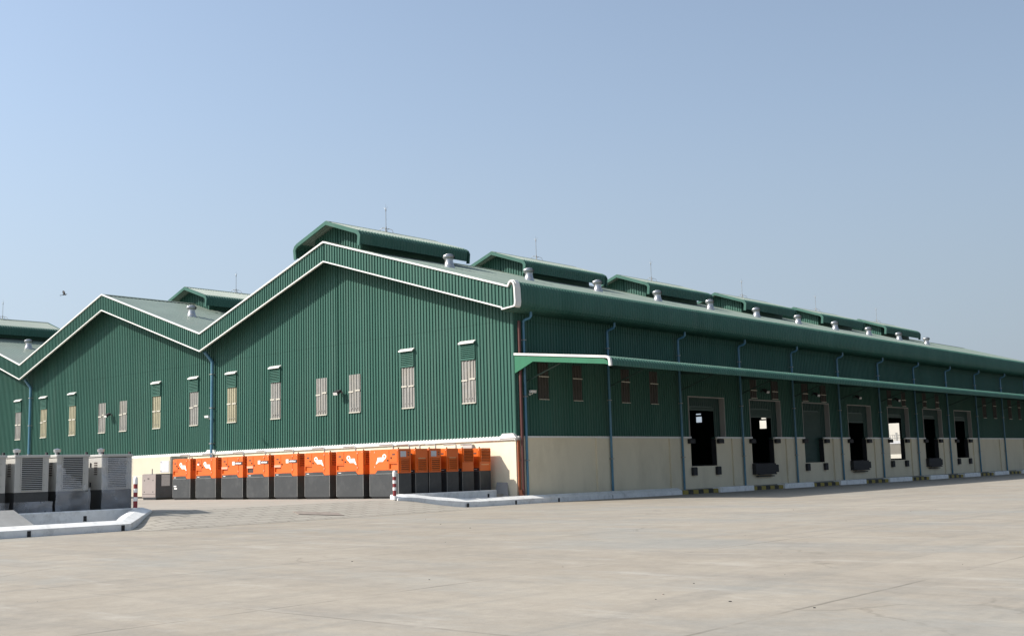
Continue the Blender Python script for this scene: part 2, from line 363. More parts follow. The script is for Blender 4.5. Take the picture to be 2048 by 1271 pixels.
def part(name, mesh_obj, parent, loc=(0,0,0)):
    o = mesh_obj.copy(); C.objects.link(o); o.name = name; o.parent = parent; o.location = loc; return o
def copy_tree(o, parent=None):
    c = o.copy(); C.objects.link(c)
    if parent: c.parent = parent
    for ch in list(o.children): copy_tree(ch, c)
    return c

# ================================================================== SETTING
g = MB(); R_ = 3000
g.quad((-R_,-R_,0),(R_,-R_,0),(R_,R_,0),(-R_,R_,0))
tag(g.build('ground', 'yard'), kind='structure')
PZ = 0.45                                             # level of the apron beside the gable wall
g = MB(); g.prism([(-130,-70),(-0.65,-70),(-0.65,0),(-130,0)], 2, 0.002, PZ)
tag(g.build('paved_apron', 'apron'), kind='structure')
g = MB(); 
sm = lambda a, b, t: (lambda q: q*q*(3-2*q))(min(1, max(0, (t-a)/(b-a))))
def rampz(x, y): return (PZ+0.002)*min(1, max(0, (2.7-x)/3.3))*sm(-3.9, -7.0, y)*sm(-20.3, -18.4, y)+0.006
nx, ny = 24, 60; vs_ = [(-0.65+3.35*i/nx, -20.3+16.5*j/ny) for i in range(nx+1) for j in range(ny+1)]
g.add([(x, y, rampz(x, y)) for x, y in vs_], [(i*(ny+1)+j,(i+1)*(ny+1)+j,(i+1)*(ny+1)+j+1,i*(ny+1)+j+1) for i in range(nx) for j in range(ny)])
tag(g.build('ramp_paving', 'paver'), kind='structure')
g = MB(); g.prism([(0.02,-0.05),(0.5,-0.05),(0.75,5.0),(1.3,11.0),(2.2,30),(2.6,40),(2.6,95),(0.02,95)], 2, 0.002, 0.2); g.prism([(-0.55,-0.1),(-0.55,-5.5),(0.0,-4.2),(0.4,-0.1)], 2, 0.002, 0.12)
tag(g.build('pavement', 'conc'), kind='structure')
g = MB(); g.box(-0.6, 1.4, -40, -20.2, 0.002, 0.06)
tag(g.build('drain_channel', 'conc'), kind='structure')

# ================================================================== WAREHOUSE
D = 92.0; YF = -0.93
S = 23.07; xr1 = -12.42; xv1 = -23.955; xr2 = -35.49; xv2 = -47.02; xr3 = -58.56; xv3 = -70.1
ZR, ZV, ZE = 13.78, 10.02, 9.74
top_pts = [(xv3,ZV),(xr3,ZR),(xv2,ZV),(xr2,ZR),(xv1,ZV),(xr1,ZR),(0.62,ZE)]
def interp(pts, x):
    for (a,za),(b,zb) in zip(pts, pts[1:]):
        if a <= x <= b: return za+(zb-za)*(x-a)/(b-a)
    return pts[-1][1] if x > pts[-1][0] else pts[0][1]
ztop = lambda x: interp(top_pts, x)
FH = 1.05
bot_pts = [(x, z-FH) for x, z in top_pts[:-1]]+[(0.2, interp(top_pts,0.2)-FH)]
wh = empty('warehouse', (0,0,0), 'long dark green metal warehouse with three gables, white trim and a row of dock doors', 'warehouse')

mb = MB(); br = [p[0] for p in top_pts]
rib_wall(mb, xv3, 0.0, lambda s: 3.0, lambda s: ztop(s)-0.25, lambda s,o,z: (s,-o,z), br)
mb.box(-0.16, 0.02, -0.036, 0.1, 3.0, 8.9)
mb.build('gable_wall', 'green', wh)
# dock side wall with openings
DOCKS = [14.43, 21.08, 27.73, 34.25, 40.85, 47.40, 53.85]; DW, DO = 3.7, 2.68
SB = [4.62, 4.29, 1.45, 4.09, 4.72, 4.66, 4.5]           # height of each shutter's lower edge
mb = MB(); pl = lambda s,o,z: (o,s,z); e = 0.0
for d in DOCKS:
    rib_wall(mb, e, d, lambda s: 3.0, lambda s: 8.72, pl); rib_wall(mb, d, d+DW, lambda s: 5.22, lambda s: 8.72, pl); e = d+DW
rib_wall(mb, e, D, lambda s: 3.0, lambda s: 8.72, pl)
mb.build('dock_wall', 'green', wh)
# rear wall with the daylight openings seen through the dock doors
HOLES = [(-48.4,-47.55,7.0,7.75),(-48.4,-47.65,8.02,8.16),(-38.9,-37.95,5.76,6.8),(-38.6,-37.95,6.98,7.26),(-21.95,-20.5,1.5,5.62)]
mb = MB(); xs = sorted({xv3,0.0,*[h[0] for h in HOLES],*[h[1] for h in HOLES]}); zs = sorted({0.0,9.0,*[h[2] for h in HOLES],*[h[3] for h in HOLES]})
for xa, xb in zip(xs, xs[1:]):
    for za, zb in zip(zs, zs[1:]):
        if not any(h[0] <= (xa+xb)/2 <= h[1] and h[2] <= (za+zb)/2 <= h[3] for h in HOLES): mb.quad((xa,D,za),(xb,D,za),(xb,D,zb),(xa,D,zb))
for (a,za),(b,zb) in zip(top_pts, top_pts[1:]): mb.quad((a,D,9.0),(min(b,0),D,9.0),(min(b,0),D,ztop(min(b,0))-0.2),(a,D,za-0.2))
mb.build('rear_wall', 'green', wh)
mb = MB(); mb.quad((xv3,0,0),(xv3,D,0),(xv3,D,ZV),(xv3,0,ZV)); mb.build('party_wall', 'green', wh)
mb = MB(); mb.quad((xv3,0.3,1.42),(-0.02,0.3,1.42),(-0.02,D,1.42),(xv3,D,1.42)); mb.build('floor_slab', 'interior', wh)
# cream plinth
mb = MB(); mb.box(xv3, 0.0, -0.06, 0.24, 0.0, 2.93)
e = 0.0
for d in DOCKS:
    if e == 0.0: mb.box(-0.27, 0.05, 0.24, d, 0.0, 2.94)
    else: mb.box(-0.27, 0.05, e, d, 0.0, 2.94)
    mb.box(-0.27, 0.047, d, d+DO, 0.0, 1.42); e = d+DO
mb.box(-0.27, 0.05, e, D, 0.0, 2.94)
mb.build('plinth', 'cream', wh)
mb = MB(); B = 6.454; PY = [0.42+B*k for k in range(14)]
for y in PY[1:]: mb.box(0.05, 0.14, y-1.05, y+0.12, 0.0, 2.937)
split_build(mb, 'pilaster', 'cream', wh)
mb = MB()
mb.prism([(-0.15,2.93),(0.0,3.06),(0.02,3.06),(0.02,2.93)], 0, xv3, 0.0)
mb.prism([(-0.15,2.93),(-0.15,2.87),(0.0,2.87),(0.0,2.93)], 0, xv3, 0.0)
for x in (-0.35, -23.95, -47.0): mb.prism([(x-0.55,2.94),(x-0.35,3.16),(x+0.3,3.16),(x+0.5,2.94)], 1, -0.19, -0.02)
mb.box(0.0, 0.05, -0.15, 0.3, 2.85, 2.95)
e = 0.0
for d in DOCKS: mb.box(0.0, 0.13, e, d, 2.94, 3.03); e = d+DO
mb.box(0.0, 0.13, e, D, 2.94, 3.03)
split_build(mb, 'ledge', 'white', wh)
# fascia along the gables
mb = MB(); rib_wall(mb, xv3, 0.9, lambda s: interp(bot_pts,s) if s < 0.2 else 8.72, lambda s: ztop(s)-0.03 if s < 0.6 else 9.78, lambda s,o,z: (s,YF-o,z), br)
mb.quad((0.2,YF+0.04,8.72),(0.62,YF+0.04,8.72),(0.62,YF+0.04,9.9),(0.2,YF+0.04,9.9))
gf = mb.build('gable_fascia', 'green', wh)
bull = [(0.62,9.74),(0.68,9.86),(0.77,9.95),(0.87,9.93),(0.96,9.82),(1.0,9.64),(1.02,9.3),(1.01,9.05),(0.97,8.90),(0.88,8.79),(0.74,8.72),(0.5,8.69),(0.03,8.69)]
mb = MB()
mb.sweep([(x,z) for x,z in top_pts[:-1]]+[(0.6,9.745),(0.70,9.9),(0.79,9.96),(0.88,9.93),(0.96,9.83),(1.0,9.64),(1.03,9.0),(1.0,8.84),(0.93,8.79)], 0.08, 1, YF-0.1, YF+0.02)
mb.sweep([(0.66,9.84),(0.72,9.93),(0.79,9.975),(0.89,9.945),(0.97,9.84),(1.015,9.64),(1.045,9.0),(1.01,8.83),(0.94,8.78)], 0.1, 1, YF+0.02, YF+0.27)
mb.sweep(bot_pts+[(0.22,8.74),(0.95,8.80)], 0.06, 1, YF-0.09, YF+0.02)
mb.build('white_trim', 'white', gf)
# bullnose eave along the dock side
def ribbed_extrusion(mb, prof, y0, y1, pitch=0.21, rib=0.03, sgn=1, mk=None):
    P = [Vector((x,z)) for x,z in prof]; N = []
    for i in range(len(P)):
        d = (P[min(i+1,len(P)-1)]-P[max(i-1,0)]).normalized(); N.append(Vector((-d.y,d.x))*sgn)
    ys = []; k = 0; n = int((y1-y0)/pitch)
    for k in range(n):
        b = y0+k*pitch
        ys += [(b,0),(b+pitch*0.62,0),(b+pitch*0.70,rib),(b+pitch*0.92,rib)]
    ys.append((y0+n*pitch,0)); m = len(P); vs = []; fs = []
    for y, o in ys:
        for p, q in zip(P, N): vs.append((p.x+q.x*o, y, p.y+q.y*o))
    for i in range(len(ys)-1):
        for j in range(m-1): fs.append((i*m+j,(i+1)*m+j,(i+1)*m+j+1,i*m+j+1))
    mb.add(vs, fs)
    if mk: mb.mi[-len(fs):] = [mk[q % (m-1)] for q in range(len(fs))]
mb = MB(); ribbed_extrusion(mb, bull, YF+0.05, D); mb.build('eave_fascia', 'green', wh)
# roof slopes
for i, ((xa,za),(xb,zb)) in enumerate(zip(top_pts, top_pts[1:])):
    mb = MB(); ribbed_extrusion(mb, [(xa,za),(xb,zb)], YF+0.02, D, pitch=0.3, rib=0.016)
    mb.build('roof_slope', 'roofgreen', wh)
mb = MB()
for x in (xr1,xr2,xr3): mb.sweep([(x-0.3,ZR-0.05),(x,ZR+0.045),(x+0.3,ZR-0.05)], 0.02, 1, YF+0.02, D)
mb.build('ridge_capping', 'roofgreen', wh)

# ridge monitors
def monitor(xr, y0, L=8.15, rod=True):
    z0 = ZR; hw = 2.75; o = MB()
    prof = [(-hw+0.06,-0.46),(-hw,0.05),(-hw+0.08,0.2),(-hw+0.25,0.3),(0,1.15),(hw-0.25,0.3),(hw-0.08,0.2),(hw,0.05),(hw-0.06,-0.46)]
    ribbed_extrusion(o, [(xr+x,z0+z) for x,z in prof], y0, y0+L, mk=[1,1,1,0,0,1,1,1])
    b = o.build('roof_monitor', ['roofgreen','green'], wh)
    for ya in (y0-0.06, y0+L-0.02): t = MB(); t.sweep([(xr+x*0.975,z0+z-0.09) for x,z in prof], 0.2, 1, ya, ya+0.08); t.build('verge_trim', 'green', b)
    q = MB(); ww = 1.9; rs = lambda dx: z0-abs(dx)*0.326
    for yy in (y0+0.8, y0+L-0.8):
        rib_wall(q, xr-ww, xr+ww, lambda s: rs(s-xr)-0.05, lambda s: z0+1.1-abs(s-xr)*0.315, lambda s,o_,z: (s,yy-o_ if yy < y0+3 else yy+o_,z), (xr,))
    for sx in (-1,1):
        q.quad((xr+sx*ww,y0+0.8,rs(ww)-0.05),(xr+sx*ww,y0+L-0.8,rs(ww)-0.05),(xr+sx*ww,y0+L-0.8,z0+0.5),(xr+sx*ww,y0+0.8,z0+0.5))
    q.build('monitor_wall', 'green', b)
    c = MB(); c.sweep([(xr-0.25,z0+1.09),(xr,z0+1.185),(xr+0.25,z0+1.09)], 0.02, 1, y0, y0+L); c.build('ridge_capping', 'roofgreen', b)
    if rod:
        yr = y0+4.3; zb = z0+1.17; m = MB()
        for dy in (-0.3,0.3): m.tube([(xr-0.3,yr+dy,zb-0.12),(xr-0.22,yr+dy*0.9,zb+0.12),(xr,yr+dy*0.6,zb+0.22),(xr+0.22,yr+dy*0.9,zb+0.12),(xr+0.3,yr+dy,zb-0.12)], 0.014, 6)
        m.tube([(xr,yr-0.3,zb+0.2),(xr,yr+0.3,zb+0.2)], 0.014, 6); m.cyl((xr,yr,zb-0.03),(xr,yr,zb+0.3),0.035,n=8)
        m.cyl((xr,yr,zb+0.3),(xr,yr,zb+1.28),0.016,n=6); m.cyl((xr,yr,zb+1.2),(xr,yr,zb+1.32),0.03,n=6); m.cyl((xr,yr,zb+1.3),(xr,yr,zb+1.62),0.01,0.003,n=6)
        m.tube([(xr-0.14,yr,zb+1.42),(xr-0.06,yr,zb+1.34),(xr+0.06,yr,zb+1.34),(xr+0.14,yr,zb+1.42)], 0.008, 5)
        m.build('lightning_rod', 'galvdark', b)
    return b
for k in range(6): monitor(xr1, -0.78+13.1*k)
for k in range(3): monitor(xr2, 5.3+13.1*k)
for k in range(3): monitor(xr3, -1.45+13.1*k)

# turbine ventilators
def vent_meshes():
    b = MB(); b.lathe([(0.33,-0.18),(0.31,0.02),(0.27,0.05),(0.235,0.2),(0.215,0.36),(0.22,0.4)], (0,0,0), 24)
    base = b.build('roof_ventilator', 'galv', None, True)
    h = MB(); n = 26
    for j in range(n):
        a = 2*math.pi*j/n; pts = []
        for r, z in ((0.22,0.4),(0.3,0.46),(0.325,0.53),(0.3,0.61),(0.2,0.665)): pts.append((r,z))
        vs = []
        for r, z in pts:
            vs.append((r*math.cos(a),r*math.sin(a),z)); vs.append(((r-0.02)*math.cos(a+0.3),(r-0.02)*math.sin(a+0.3),z))
        h.add(vs, [(2*i,2*i+1,2*i+3,2*i+2) for i in range(4)])
    h.lathe([(0.2,0.655),(0.2,0.68),(0.1,0.705),(0.0,0.71)], (0,0,0), 20); h.lathe([(0.24,0.385),(0.24,0.41)], (0,0,0), 20); h.lathe([(0.17,0.4),(0.17,0.66)], (0,0,0), 14)
    head = h.build('turbine_head', 'galv', base, True)
    return base
proto = None
spots = [(-7.35,3.35+6.5*k) for k in range(11)]+[(-30.1,2.4+6.5*k) for k in range(4)]+[(-53.1,2.5+6.5*k) for k in range(4)]
for i, (x,y) in enumerate(spots):
    o = vent_meshes() if i == 0 else copy_tree(proto)
    if i == 0: proto = o
    o.parent = wh; o.location = (x,y,ztop(x)+0.02)

# gable windows and louvres
def gable_window(x, kind, louvre):
    wz0, wz1, hw = 4.66, (6.70 if louvre else 6.66), 0.44
    m = MB(); rib_wall(m, x-hw, x+hw, lambda s: wz0, lambda s: wz1, lambda s,o,z: (s,-0.040-o,z), rib=0.034); m.box(x-hw,x+hw,-0.039,-0.01,wz0,wz1)
    p = m.build('window', 'windowyellow' if kind else 'window', wh)
    b = MB(); jog = random.choice((0,0.05,0.09))
    b.box(x-hw,x-0.07,-0.085,-0.065,5.73,5.80); b.box(x+0.07,x+hw,-0.085,-0.065,5.73+jog,5.80+jog)
    b.box(x-hw,x+hw,-0.083,-0.066,wz0,wz0+0.05)
    split_build(b, 'window_bar', 'windowpale', p)
    t = MB()
    for dx in (-0.21,0,0.21): t.box(x+dx-0.03,x+dx+0.03,-0.09,-0.066,4.9,4.94)
    split_build(t, 'fixing', 'galvdark', p)
    if louvre:
        f = MB(); f.box(x-0.47,x-0.43,-0.11,-0.03,6.74,7.5); f.box(x+0.43,x+0.47,-0.11,-0.03,6.74,7.5); f.box(x-0.43,x+0.43,-0.11,-0.03,6.72,6.77)
        for k in range(8):
            z = 6.78+k*0.09; f.prism([(-0.125,z),(-0.12,z-0.004),(-0.05,z+0.075),(-0.055,z+0.079)], 0, x-0.43, x+0.43)
        lv = f.build('louvre', 'green', wh)
        h = MB(); h.prism([(-0.2,7.50),(-0.2,7.56),(-0.03,7.66),(-0.03,7.6)], 0, x-0.52, x+0.5); h.build('hood', 'white', lv)
for k, xc in enumerate((xr1, xr2, xr3)):
    for j, off in enumerate((9.575, 5.395, 1.353, -1.353, -5.395, -9.575)):
        gable_window(xc+off+(-0.02), (k,j) in ((0,5),(1,1),(1,4),(1,5)), j not in (2,3))
# dock side windows (shaded by the canopy)
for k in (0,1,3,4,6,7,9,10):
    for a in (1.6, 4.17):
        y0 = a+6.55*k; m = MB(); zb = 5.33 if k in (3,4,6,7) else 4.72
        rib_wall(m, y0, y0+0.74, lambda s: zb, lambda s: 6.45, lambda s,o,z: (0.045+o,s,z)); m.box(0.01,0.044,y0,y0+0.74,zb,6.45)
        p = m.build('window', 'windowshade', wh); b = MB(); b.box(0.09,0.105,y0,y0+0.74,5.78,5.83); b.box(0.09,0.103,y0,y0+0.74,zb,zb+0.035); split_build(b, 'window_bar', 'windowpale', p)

# dock doors
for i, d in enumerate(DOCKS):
    m = MB(); t = 0.05
    m.box(0.0,0.055,d-t,d,3.03,5.22+t); m.box(0.0,0.055,d,d+DW,5.22,5.22+t); m.box(0.0,0.055,d+DW,d+DW+t,3.03,5.22+t)
    m.box(-0.3,0.0,d+DW,d+DW+0.05,3.0,5.27); m.box(-0.3,0.0,d,d+DW,5.22,5.27); m.box(-0.3,0.0,d-0.05,d,3.0,5.27)
    fr = m.build('door_surround', 'creamtrim', wh)
    b = MB()
    rib_wall(b, d, d+DW, lambda s: 4.72, lambda s: 5.25, lambda s,o,z: (-0.28+o,s,z)); rib_wall(b, d+DO+0.38, d+DW, lambda s: 3.0, lambda s: 4.72, lambda s,o,z: (-0.28+o,s,z))
    b.box(-0.29,-0.03,d+DO,d+DW,2.9,3.02); b.box(-0.27,-0.2,d,d+DO,4.68,4.76)
    b.build('back_panel', 'shutter', fr)
    b = MB(); b.box(-0.26,0.03,d+DO-0.05,d+DO-0.002,1.43,2.9); b.build('cheek_shade', 'black', fr)  # black liner added over the cream cheek to darken it like shade
    s_ = MB(); n = max(2,int((4.74-SB[i])/0.075))
    for k in range(n):
        z1 = 4.72-k*0.075; s_.prism([(-0.30,z1-0.075),(-0.27,z1-0.06),(-0.265,z1-0.035),(-0.27,z1-0.012),(-0.30,z1)], 1, d+0.02, d+DO+0.4)
    s_.box(-0.3,-0.25,d+0.02,d+DO+0.4,4.72-n*0.075-0.06,4.72-n*0.075)
    s_.build('shutter', 'shutter', fr)
    for yy in (d-0.32, d+DO+0.02):
        q = MB(); q.bbox(0.051,0.24,yy,yy+0.55,2.66,2.91,0.03); q.build('dock_bumper', 'black', wh)
    for yy in (d-0.08, d+DO-0.26):
        q = MB(); q.bbox(0.051,0.22,yy,yy+0.42,0.92,1.37,0.03); q.build('dock_bumper', 'black', wh)
    if i in (1,3,5):
        q = MB(); q.box(0.051,0.3,d-0.1,d+DO-0.35,0.84,1.46); q.box(0.3,0.42,d+0.1,d+DO-0.5,0.80,0.86); q.box(0.051,0.25,d+0.3,d+DO-0.5,0.68,0.74)
        q.build('dock_leveller', 'black', wh)
# dock canopy
can_top = [(0.03,6.76),(5.2,6.215),(5.33,6.185),(5.40,6.12),(5.43,6.03),(5.445,5.9),(5.44,5.82)]
mb = MB(); ribbed_extrusion(mb, can_top, 0.0, D, rib=0.034)
cn = mb.build('canopy', 'green', wh)
m = MB(); m.prism([(0.03,6.70),(5.1,6.14),(5.3,6.02),(5.38,5.84),(5.16,5.9),(1.12,6.33),(0.03,5.88)], 1, -0.02, 0.03); m.build('end_panel', 'brightgreen', cn)
m = MB(); m.sweep([(0.03,6.76),(5.2,6.21),(5.33,6.18),(5.40,6.12),(5.43,6.03),(5.445,5.9),(5.44,5.80)], 0.1, 1, -0.07, 0.06); m.build('end_trim', 'white', cn)
m = MB()
for y in PY: 
    yb = y+0.3; m.prism([(0.05,6.62),(5.2,6.08),(5.2,5.98),(0.05,6.42)], 1, yb, yb+0.08); m.tube([(0.06,yb+0.04,5.55),(2.1,yb+0.04,6.22)], 0.035, 6)
for x in (1.2,2.6,4.0,5.1): m.box(x,x+0.06,0.1,D,interp([(0,6.7),(5.3,6.12)],x)-0.12,interp([(0,6.7),(5.3,6.12)],x)-0.04)
m.build('canopy_frame', 'shutter', cn)

# downpipes
for k, y in enumerate(PY):
    m = MB(); m.tube([(0.62,y+0.12,8.72),(0.62,y+0.12,8.5),(0.56,y+0.1,8.42),(0.3,y+0.02,8.34),(0.24,y,8.26),(0.24,y,8.1)], 0.064, 10)
    m.cyl((0.24,y,8.2),(0.24,y,0.2),0.064,n=10)
    o = m.build('downpipe', 'blue', wh, True); b = MB()
    for z in (7.4,4.8,1.9): b.box(0.14,0.33,y-0.09,y+0.09,z,z+0.04); b.box(0.05,0.12,y-0.4,y-0.07,z,z+0.03) if z < 2 else None
    split_build(b, 'pipe_bracket', 'galvdark', o)
for x in (xv1, xv2):
    m = MB(); m.tube([(x-0.2,-0.5,8.98),(x-0.2,-0.42,8.9),(x+0.08,-0.22,8.45),(x+0.12,-0.18,8.35),(x+0.12,-0.18,8.2)], 0.1, 10); m.cyl((x+0.12,-0.18,8.3),(x+0.12,-0.18,PZ),0.095,n=12)
    o = m.build('downpipe', 'blue', wh, True); b = MB()
    for z in (7.6,5.6,3.5): b.box(x-0.0,x+0.24,-0.29,-0.03,z,z+0.05)
    split_build(b, 'pipe_bracket', 'galvdark', o)
m = MB(); m.cyl((0.2,0.17,8.3),(0.2,0.17,0.25),0.07,n=10); m.build('drainpipe', 'brownpipe', wh, True)
m = MB(); m.box(0.051,0.09,-0.02,0.14,0.5,2.84); m.tube([(0.1,0.06,0.6),(0.12,0.06,0.42),(0.2,0.12,0.3),(0.28,0.24,0.24)], 0.09, 8); m.build('corner_guard', 'rust', wh)
m = MB(); m.box(-3.2,-2.6,-0.22,-0.06,2.3,2.75); m.box(-2.5,-2.1,-0.2,-0.06,2.2,2.5); split_build(m, 'meter_box', 'beige', wh)

# ------------------------------------------------------------------ things fixed on the warehouse that could be unscrewed
def floodlight(name, p, axis, label):
    o = empty(name, p, label, 'floodlight'); rot = 0 if axis == 'y' else math.pi/2
    o.rotation_euler = (0,0,rot); b = MB(); b.tube([(0,0,0.02),(0,-0.2,0.05)], 0.02, 6); b.box(-0.06,0.06,-0.02,0.0,-0.04,0.08); b.build('bracket', 'black', o)
    h = MB(); h.prism([(-0.5,0.02),(-0.22,0.16),(-0.17,0.08),(-0.44,-0.14)], 0, -0.2, 0.2); h.build('housing', 'black', o)
    gl = MB(); gl.prism([(-0.505,-0.005),(-0.495,0.0),(-0.445,-0.125),(-0.455,-0.13)], 0, -0.16, 0.16); gl.build('lens', 'glass', o)
floodlight('floodlight', (-12.1,-0.04,5.76), 'y', 'black floodlight between the two middle windows of the nearest sunlit gable')
floodlight('floodlight', (-35.6,-0.04,5.78), 'y', 'small black floodlight between the middle windows of the farther sunlit gable')
DL = ['second dock door, with a white sheet in its opening', 'third dock door, whose green shutter is shut', 'fourth dock door, whose shutter is half drawn', 'fifth dock door, where daylight shows through']
for i, y in zip((1,2,3,4),(22.55,29.2,35.4,42.0)):
    floodlight('floodlight', (0.04,y,5.76), 'x', 'small lamp above the '+DL[i-1])
def cctv(p, rz, label):
    o = empty('security_camera', p, label, 'security camera'); o.rotation_euler = (0,0,rz)
    b = MB(); b.tube([(0,0,0),(0,-0.16,0.0),(0,-0.2,0.06)], 0.022, 6); b.cyl((0,0,0),(0,-0.03,0),0.06,n=10); b.build('arm', 'white', o)
    h = MB(); h.box(-0.16,0.2,-0.26,-0.14,0.05,0.16); h.box(-0.2,0.22,-0.275,-0.125,0.15,0.17); h.cyl((-0.16,-0.2,0.1),(-0.2,-0.2,0.09),0.045,n=10); h.build('housing', 'white', o)
cctv((-24.25,-0.04,5.02), 0, 'white security camera on the sunlit wall beside the blue pipe between two gables')
cctv((0.04,0.95,4.95), math.pi/2, 'white security camera on the shaded dock wall near the corner pipes')

# ================================================================== KERBS, WALLS
def kerb(name, path, width, label, cat='kerb', group=None, mats='kerb', seg=None, bev=0.03, zb=0.0, slope=None):
    """path of (x, y, ztop); width towards the inside (left of the path direction if inner<0)"""
    P = [Vector((p[0],p[1])) for p in path]; N = []
    for i in range(len(P)):
        d = (P[min(i+1,len(P)-1)]-P[max(i-1,0)]).normalized(); N.append(Vector((-d.y,d.x)))
    m = MB(); rings = []
    for p, n, q in zip(P, N, path):
        z = q[2]; b = bev; sw, sh = slope or (b, b)
        rings.append([(p.x,p.y,zb),(p.x,p.y,z-sh),(p.x+n.x*sw,p.y+n.y*sw,z),(p.x+n.x*(width-b),p.y+n.y*(width-b),z),(p.x+n.x*width,p.y+n.y*width,z-b),(p.x+n.x*width,p.y+n.y*width,zb)])
    vs = [v for r in rings for v in r]; n = 6
    for i in range(len(rings)-1):
        if seg: m.k = seg(i)
        m.add(rings[i]+rings[i+1], [(j,(j+1)%n,n+(j+1)%n,n+j) for j in range(n)])
    m.add(rings[0], [tuple(range(n))]); m.add(rings[-1], [tuple(range(n))])
    o = m.build(name, mats); return tag(o, label, cat, group)
def dense(pts, step):
    out = []
    for a, b in zip(pts, pts[1:]):
        L = math.dist(a[:2], b[:2]); n = max(1, round(L/step))
        for i in range(n): out.append(tuple(a[k]+(b[k]-a[k])*i/n for k in range(3)))
    return out+[pts[-1]]
rk = [(-0.22,-7.15,0.62),(-0.16,-6.7,0.66),(-0.05,-6.1,0.61),(0.12,-5.3,0.5),(0.34,-4.6,0.43),(0.52,-4.0,0.37),(0.62,-3.2,0.35),(0.72,-0.5,0.35),(1.05,5,0.35),(1.6,11.0,0.34)]
KR = kerb('kerb', dense(rk,0.6), 0.55, 'white painted kerb curving round the building corner and along the dock wall', group='white kerbs', slope=(0.3,0.13))
# path for the left island
lk = [(1.65,-40,0.31),(1.65,-20.1,0.31),(-0.2,-18.35,0.6),(-0.62,-18.0,0.62)]
KL = kerb('kerb', dense(lk,0.8), 0.55, 'white kerb with an angled end in front of the beige generators', group='white kerbs', slope=(0.3,0.1))
rw = kerb('retaining_wall', dense([(-0.62,-7.0,0.645),(-0.62,-0.75,0.645)],1.2), 0.22, 'low white retaining wall below the dark ends of the orange generators', 'low wall')
lw = kerb('retaining_wall', dense([(-0.6,-40,0.62),(-0.6,-18.6,0.62)],1.2), 0.22, 'low white retaining wall below the beige generators', 'low wall')
def holes(parent, pts):
    for x, y, z in pts:
        m = MB(); m.box(x-0.02,x+0.012,y-0.055,y+0.055,z-0.085,z+0.085); m.build('drain_hole', 'black', parent)
holes(rw, [(-0.62,-1.3,0.4)]); holes(lw, [(-0.6,-20.4,0.36)])
holes(KR, [(0.6,-3.9,0.09),(0.70,-0.95,0.09),(0.86,1.85,0.09),(1.1,5.7,0.09)]); holes(KL, [(1.65,-23.3,0.09),(1.65,-20.35,0.09)])
NUM = ['first','second','third','fourth','fifth','sixth','seventh','eighth','ninth','tenth']
kx = lambda y: min(2.9, 1.6+(y-11)*0.05)
y = 11.05
for k in range(9):
    a, b = y, y+3.2
    kerb('kerb', dense([(kx(a),a+0.02,0.21),(kx(b),b,0.21)],0.46), 0.4, 'yellow and black striped kerb, '+NUM[k]+' one from the building corner', group='striped kerbs below the dock doors', mats=['yellow','blackpaint'], seg=lambda i: i%2)
    a, b = y+3.22, y+6.5
    kerb('kerb', dense([(kx(a)+0.12,a,0.28),(kx(b)+0.12,b,0.28)],3.3), 0.5, 'short white kerb block right after the '+NUM[k]+' striped kerb from the building corner', group='white kerb blocks between striped kerbs')
    y += 6.54
# litter and grit on the yard
rl = random.Random(3); m = MB()
for i in range(70):
    x = rl.uniform(6, 33); y = rl.uniform(-36, 5); s_ = rl.uniform(0.006, 0.02); a = rl.uniform(0, 3.14); n = rl.randint(4, 6)
    P = [(x+s_*rl.uniform(0.6,1.5)*math.cos(a+6.283*j/n), y+s_*rl.uniform(0.6,1.3)*math.sin(a+6.283*j/n)) for j in range(n)]
    m.k = rl.randint(0, 1); m.prism(P, 2, 0.0, s_*0.5)
tag(m.build('litter', ['rustplate','darkin']), 'scattered dry leaves and grit on the concrete yard', 'litter', kind='stuff')
# concrete slabs
def slab(name, pts, th, label):
    m = MB(); a = [Vector(p) for p in pts]; n = (a[1]-a[0]).cross(a[2]-a[0]).normalized()*th
    m.add([*a, *[p-n for p in a]], [(0,1,2,3),(7,6,5,4),(0,4,5,1),(1,5,6,2),(2,6,7,3),(3,7,4,0)])
    return tag(m.build(name, 'conc'), label, 'concrete slab')
slab('concrete_slab', [(0.9,-24.6,0.14),(0.9,-22.55,0.14),(-0.55,-22.75,0.74),(-0.55,-24.5,0.74)], 0.08, 'flat concrete slab leaning across the drain in front of the beige generators')
slab('concrete_slab', [(-1.15,-0.28,0.45),(-0.35,-0.28,0.25),(-0.55,-0.09,0.95),(-1.2,-0.09,0.97)], 0.06, 'grey concrete slab leaning on the cream wall by the building corner')
m = MB(); m.prism([(0.9,-13.3),(1.5,-13.5),(2.3,-12.1),(1.65,-11.9)], 2, 0, 0.02)
mo = m.build('ramp_plate', 'rustplate'); 
for v in mo.data.vertices: v.co.z += rampz(v.co.x, v.co.y)+0.004
tag(mo, 'rusty reddish patch plate set in the ramp paving', 'metal plate')

# bollards
def bollard(p, h, label):
    o = empty('bollard', p, label, 'bollard', 'red and white bollards'); r = 0.068; n = 18
    m = MB(); m.cyl((0,0,0),(0,0,h-0.1),r,n=n); m.build('post', 'red', o, True)
    zs = [(h-0.24,h-0.1),(h-0.52,h-0.39),(h-0.80,h-0.67),(0,max(0.02,h-1.02))]
    for a, b in zs: q = MB(); q.cyl((0,0,a),(0,0,b),r+0.004,n=n); q.build('white_band', 'logo', o, True)
    d = MB(); d.lathe([(r+0.004,0),(r*0.98,0.04),(r*0.8,0.075),(r*0.45,0.098),(0.0,0.105)], (0,0,h-0.1), n); d.build('cap', 'logo', o, True)
bollard((-0.38,-7.18,PZ), 1.17, 'red and white striped bollard at the end of the right kerb, before the orange generators')
bollard((-0.45,-18.72,0.45), 1.2, 'red and white striped bollard at the angled kerb end, beside the beige generators')

